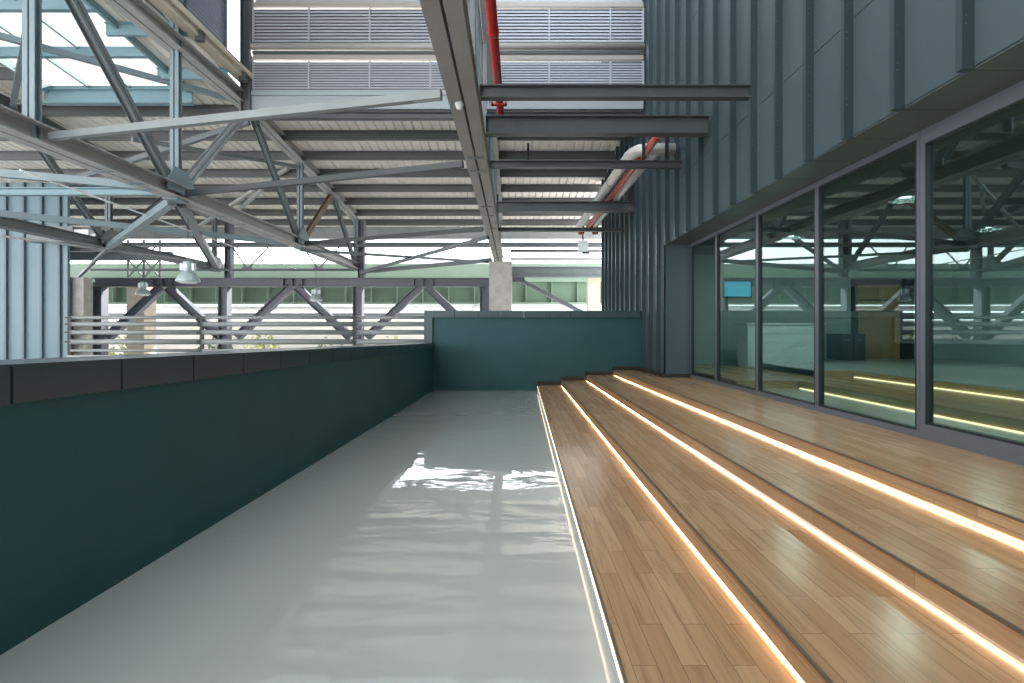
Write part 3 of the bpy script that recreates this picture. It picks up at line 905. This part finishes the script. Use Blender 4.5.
single('pipe_hanger', MB().tube((.48, 17.4, 7.45), (.48, 17.4, 8.1), .035, 8).box(.38, .58, 17.3, 17.5, 7.37, 7.46), 'black', 'short drop rod under the deck between the second and third struts', 'hanger', 'black pipe hangers')
t = thing('wall_floodlight', at(583, 246, 24), 'boxy grey light hanging in the bright gap before the metal wall', 'lamp')
p = at(583, 246, 24)
part(t, 'housing', MB().box(p.x - .22, p.x + .22, 23.8, 24.15, p.z - .28, p.z + .25), 'steel_light')
part(t, 'stem', MB().tube((p.x, 24, p.z + .25), (p.x, 24, p.z + 1.4), .05, 8), 'steel_dark')
part(t, 'bracket', MB().box(p.x - .05, p.x + .3, 23.9, 24.0, p.z - .38, p.z - .28), 'black')

# ------------------------------------------------------------------ hanging bell lamps
def bell(px, py, Y, r, label, top):
    c = at(px, py, Y)
    t = thing('high_bay_lamp', c, label, 'lamp', 'hanging bell lamps')
    k = r / .3
    z = lambda q: q * k
    bb = part(t, 'ballast_box', MB().lathe(c, [(0, z(.50)), (.11 * k, z(.50)), (.13 * k, z(.46)), (.13 * k, z(.24)), (.10 * k, z(.20))], 20), 'lamp')
    sh = part(t, 'shade', MB().lathe(c, [(.10 * k, z(.20)), (.16 * k, z(.18)), (.24 * k, z(.10)), (.30 * k, z(-.04)), (.305 * k, z(-.08)), (.29 * k, z(-.08)), (.285 * k, z(-.04)), (.22 * k, z(.08)), (.1 * k, z(.15))], 28), 'lamp')
    part(sh, 'diffuser', MB().lathe(c, [(.285 * k, z(-.06)), (.20 * k, z(-.12)), (0, z(-.14))], 24), 'lamp_glass')
    part(t, 'hook', MB().tube(c + Vector((0, 0, z(.5))), c + Vector((0, 0, z(.60))), .02 * k, 8), 'steel_mid')
    part(t, 'cable', MB().tube(c + Vector((0, 0, z(.6))), Vector((c.x, c.y, top)), .008, 6), 'black')
    for a, b in ((-.20, -.13), (.13, .20)):
        part(bb, 'gear_box', MB().box(c.x + a * k, c.x + b * k, c.y - .05, c.y + .05, c.z + z(.24), c.z + z(.44)), 'white')


bell(188, 279, 13.2, .275, 'largest hanging bell lamp, below the second truss post', 4.73)
bell(143, 293, 23.0, .30, 'small bell lamp before the left slanting brace', 5.2)
bell(316, 299, 23.0, .28, 'small bell lamp hanging left of the third far column', 4.6)

# ------------------------------------------------------------------ far frame of columns, beam and braces
t = thing('braced_frame', (-11, 24.6, 0), 'grey steel frame of columns, level beam and slanting braces beyond the railing', 'frame')
zb0, zb1 = 3.85, 4.28
fb = part(t, 'beam', MB().ibeam((-20.2, 24.7, (zb0 + zb1) / 2), (-1.15, 24.7, (zb0 + zb1) / 2), .40, zb1 - zb0, .04), 'frame_steel')
cols = [-19.95, -13.95, -7.5, -1.42]
for x in cols:
    part(t, 'column', MB().ibeam((x, 24.7, -.5), (x, 24.7, zb0), .44, .44, .035, (1, 0, 0)), 'frame_steel')
    if x > -14.5 and x < -2:
        part(t, 'upper_column', MB().ibeam((x + .1, 24.9, zb1), (x + .1, 24.9, 7.1), .34, .30, .03, (1, 0, 0)), 'frame_steel')
for a, b in zip(cols[:-1], cols[1:]):
    c = (a + b) / 2 + .1
    for s in (-1, 1):
        A = Vector((c + s * .15, 24.7, zb0)); B = Vector((c + s * 2.75, 24.7, 1.4))
        part(t, 'diagonal', MB().ibeam(A, B, .34, .36, .035, (0, 0, 1)), 'frame_steel')
    for s in (-.45, 0, .45):
        part(fb, 'stiffener', MB().box(c + s - .015, c + s + .015, 24.5, 24.9, zb0 + .04, zb1 - .04), 'frame_steel')
single('concrete_column', MB().box(-1.16, -.10, 23.9, 25.0, -1, 4.98), 'concrete', 'square concrete column under the end of the central truss', 'column')
t = thing('portal_beam', (2, 24.6, 4.3), 'dark grey beam with one slanting brace, right of the concrete column', 'beam')
part(t, 'beam', MB().ibeam((-.1, 24.6, 4.56), (5.4, 24.6, 4.56), .34, .50, .04), 'steel_mid')
part(t, 'diagonal', MB().ibeam((.1, 24.6, 4.28), (3.4, 24.6, 2.55), .2, .2, .025), 'steel_mid')
part(t, 'bracket', MB().box(-.08, .5, 24.5, 24.7, 4.08, 4.32), 'steel_dark')
single('timber_clad_column', MB().box(3.65, 4.25, 25.2, 25.7, -1, 4.32), 'beige', 'beige column beside the far end of the metal wall', 'column')
m = MB().box(-17.9, -17.07, 20.3, 20.75, -1, 3.86)
single('concrete_pier', m, 'concrete', 'grey concrete pier at the right corner of the blue grey block', 'pier')
single('concrete_pier', MB().box(-19.9, -19.0, 26.3, 27.2, -1, 4.3), 'beige', 'pale pier behind the first far column', 'pier')
# scaffold lattice
t = thing('scaffold_tower', (-18.4, 25.5, 4), 'small lattice of pale struts above the concrete pier', 'scaffold')
for i in range(3):
    x = -19.3 + i * .8
    part(t, 'upright', MB().tube((x, 25.6, 4.3), (x, 25.6, 6.3), .05, 8), 'steel_light')
for i in range(2):
    x = -19.3 + i * .8
    part(t, 'cross_tube', MB().tube((x, 25.6, 4.4), (x + .8, 25.6, 5.3), .04, 8).tube((x + .8, 25.6, 4.4), (x, 25.6, 5.3), .04, 8).tube((x, 25.6, 5.3), (x + .8, 25.6, 6.2), .04, 8), 'steel_light')

# ------------------------------------------------------------------ railing
YR_ = 20.0
t = thing('tube_railing', (-10, YR_, .9), 'railing of thick galvanised horizontal tubes behind the left parapet', 'railing')
for py, r in ((317.6, .07), (324.2, .09), (332.3, .095), (341.8, .105), (350.5, .06)):
    z = at(0, py, YR_).z
    for xa, xb in ((-17.3, -12.28), (-12.16, -6.26), (-6.14, -3.0)):
        part(t, 'rail', MB().tube((xa, YR_, z), (xb, YR_, z), r, 14), 'rail')
for x in (-17.35, -12.22, -6.2, -2.95):
    m = MB().box(x - .05, x + .05, YR_ - .02, YR_ + .12, .7, 2.32)
    for py in (317.6, 324.2, 332.3, 341.8):
        z = at(0, py, YR_).z
        m.box(x - .11, x + .11, YR_ - .11, YR_ + .11, z - .03, z + .03)
    part(t, 'post', m, 'black')
single('railing_kerb', MB().box(-17.4, -2.7, YR_ - .1, YR_ + .25, -.5, .78), 'slab', 'low grey kerb under the tube railing', 'kerb')

# ------------------------------------------------------------------ blue grey block on the left
m = MB().box(-34, -17.55, 20.1, 20.24, -1, 7.55)
bl = struct('wall_block', m, 'block', 'blue grey metal clad block at the far left')
x = -17.78
while x > -33:
    struct('fin', MB().box(x - .06, x + .03, 20.0, 20.1, -1, 7.55), 'block_fin', parent=bl)
    x -= .70
struct('corner_trim', MB().box(-17.62, -17.46, 20.02, 20.14, -1, 7.55), 'block', parent=bl)
struct('floor_hall', MB().box(-34, -3.0, -4, 26.5, -.4, -.2), 'slab', 'grey hall slab beyond the parapet')
struct('floor_far', MB().box(-3.0, 6, 15.1, 26.5, -.4, -.2), 'slab')

# ------------------------------------------------------------------ outdoors
struct('ground', MB().box(-120, 120, 26.5, 160, -3.2, -3), 'ground', 'pale paving outside the hall')
t = thing('bridge_girder', (-10, 30, 3.4), 'long green steel bridge girder outside, beyond the far columns', 'girder')
part(t, 'top_fascia', MB().box(-30, 14, 29.6, 30.0, 4.62, 5.62).box(-30, 14, 29.5, 29.7, 4.58, 4.70), 'green_light', 'pale green upper fascia')
part(t, 'web', MB().box(-30, 14, 30.0, 30.1, 3.36, 4.62), 'green_dark')
part(t, 'bottom_flange', MB().box(-30, 14, 29.6, 30.4, 3.28, 3.38), 'green_light')
for i in range(29):
    x = -29.3 + i * 1.5
    part(t, 'stiffener', MB().box(x - .02, x + .02, 29.7, 30.0, 3.38, 4.62), 'green_light')
m = MB().tube((-30, 29.2, 3.02), (-2.4, 29.2, 3.02), .15, 12)
m.path([(-2.4, 29.2, 3.02), (-2.0, 29.2, 3.12), (-1.7, 29.2, 3.4), (-1.4, 29.2, 3.55)], .15, 12)
single('outdoor_pipe', m, 'white_pipe', 'thick pale pipe running under the green girder', 'pipe', 'pipes under the green girder')
single('outdoor_pipe', MB().tube((-30, 29.4, 2.68), (3.4, 29.4, 2.68), .09, 12), 'steel_mid', 'thinner grey pipe below the thick pale pipe', 'pipe', 'pipes under the green girder')
single('boundary_wall', MB().box(-30, 14, 33, 33.3, -3, 2.3).box(-30, 14, 32.95, 33.35, 2.3, 2.42), 'pink_wall', 'pale pinkish boundary wall below the bridge girder', 'wall')
t = thing('office_building', (-10, 70, -3), 'pale overexposed building far beyond the hall', 'building')
part(t, 'wall', MB().box(-16, 30, 70, 80, -3, 11.5), 'pale_build')
for i in range(10):
    part(t, 'window', MB().box(-14 + i * 4.3, -12 + i * 4.3, 69.9, 70, 7.5, 9.6), 'window_dark')


def tree(x, y, h, r, m_, label, n=420, name='leafy_tree'):
    t = thing(name, (x, y, -3), label, 'tree' if h > 4 else 'shrub', 'plants outside the hall')
    rnd = random.Random(int(x * 10 + y))
    tr = MB().tube((x, y, -3), (x, y, -3 + h * .75), .05 * h * .4, 8, .02)
    for k in range(5):
        a = rnd.uniform(0, 6.28)
        tr.tube((x, y, -3 + h * (.3 + .08 * k)), (x + math.cos(a) * r * .7, y + math.sin(a) * r * .7, -3 + h * (.5 + .09 * k)), .03, 6, .01)
    part(t, 'trunk', tr, 'bark')
    m = MB()
    for i in range(n):
        d = Vector((rnd.gauss(0, 1), rnd.gauss(0, 1), rnd.gauss(0, 1))).normalized() * (r * rnd.uniform(.35, 1))
        d.z *= h * .38 / r
        p = Vector((x, y, -3 + h * .62)) + d
        s = rnd.uniform(.07, .15) * (1 + h * .06)
        a = Vector((rnd.gauss(0, 1), rnd.gauss(0, 1), rnd.gauss(0, 1))).normalized()
        b = a.orthogonal().normalized()
        m.add([p - a * s, p + b * s * .45, p + a * s, p - b * s * .45], [(0, 1, 2, 3)])
    part(t, 'crown', m, m_)


for i, (px, y, h, r, mm) in enumerate(((130, 31, 4.6, 1.3, 'leaf_b'), (215, 31.5, 4.4, 1.2, 'leaf_a'), (262, 31, 4.7, 1.2, 'leaf_b'), (330, 31.3, 4.4, 1.3, 'leaf_a'), (390, 31, 4.6, 1.2, 'leaf_b'))):
    tree((px - VX) * y / F, y, h, r, mm, ['yellow green shrub behind the railing below the left slanting brace', 'dark green shrub behind the railing by the second far column',
         'yellow green shrub behind the railing left of the middle brace', 'dark green shrub behind the railing left of the third far column', 'yellow green shrub behind the railing right of the third far column'][i], name='leafy_shrub')

# ------------------------------------------------------------------ light
w = bpy.data.worlds.new('sky')
S.world = w
w.use_nodes = True
nt = w.node_tree
bg = nt.nodes['Background']
tc = nt.nodes.new('ShaderNodeTexCoord')
sp = nt.nodes.new('ShaderNodeSeparateXYZ')
nt.links.new(tc.outputs['Generated'], sp.inputs[0])
rp = nt.nodes.new('ShaderNodeValToRGB')
e = rp.color_ramp.elements
e[0].position = 0.0; e[0].color = (2.6, 2.6, 2.65, 1)
e[1].position = .8; e[1].color = (.62, .95, 1.15, 1)
q_ = e.new(.35); q_.color = (1.7, 1.9, 2.0, 1)
nt.links.new(sp.outputs['Z'], rp.inputs['Fac'])
nz = nt.nodes.new('ShaderNodeTexNoise')
nz.inputs['Scale'].default_value = 3.5
nz.inputs['Detail'].default_value = 5
nt.links.new(tc.outputs['Generated'], nz.inputs['Vector'])
cr = nt.nodes.new('ShaderNodeValToRGB')
cr.color_ramp.elements[0].position = .42
cr.color_ramp.elements[1].position = .62
nt.links.new(nz.outputs['Fac'], cr.inputs['Fac'])
cr.color_ramp.elements[1].color = (.6, .6, .6, 1)
mx = nt.nodes.new('ShaderNodeMix'); mx.data_type = 'RGBA'
mx.inputs['B'].default_value = (1.8, 1.8, 1.8, 1)
nt.links.new(cr.outputs['Color'], mx.inputs['Factor'])
nt.links.new(rp.outputs['Color'], mx.inputs['A'])
nt.links.new(mx.outputs['Result'], bg.inputs['Color'])
bg.inputs['Strength'].default_value = 1.6
sl = bpy.data.lights.new('sun', 'SUN')
sl.energy = 10.0
sl.angle = math.radians(2)
sl.color = (1, .96, .9)
so = bpy.data.objects.new('sun', sl)
so.rotation_euler = Vector((.62, .56, .42)).to_track_quat('Z', 'Y').to_euler()
C.objects.link(so)
for i, (x, y) in enumerate(((6.5, 1.5), (6.5, 4.5), (6.5, 8.5), (6.5, 12.0), (10.2, 3), (10.2, 6.0), (10.2, 11.0))):
    l = bpy.data.lights.new('room_light', 'AREA')
    l.shape = 'DISK'
    l.size = .5
    l.energy = 34
    l.color = (1, .95, .86)
    lo = bpy.data.objects.new('room_light', l)
    lo.location = (x, y, 3.9)
    C.objects.link(lo)

# ------------------------------------------------------------------ camera and view
cam = bpy.data.cameras.new('camera')
co = bpy.data.objects.new('camera', cam)
C.objects.link(co)
co.location = (0, 0, CAMZ)
co.rotation_euler = (math.pi / 2, 0, 0)
cam.sensor_width = 36
cam.lens = F * 36 / 1024
cam.shift_x = -(VX - 512) / 1024
cam.shift_y = (VY - 341.5) / 1024
cam.clip_start = .05
cam.clip_end = 400
S.camera = co
v = S.view_settings
v.view_transform = 'Standard'
v.look = 'None'
v.exposure = .5
v.gamma = 1
v.use_curve_mapping = False
for o in list(bpy.data.objects):
    if 'base' in o: del o['base']
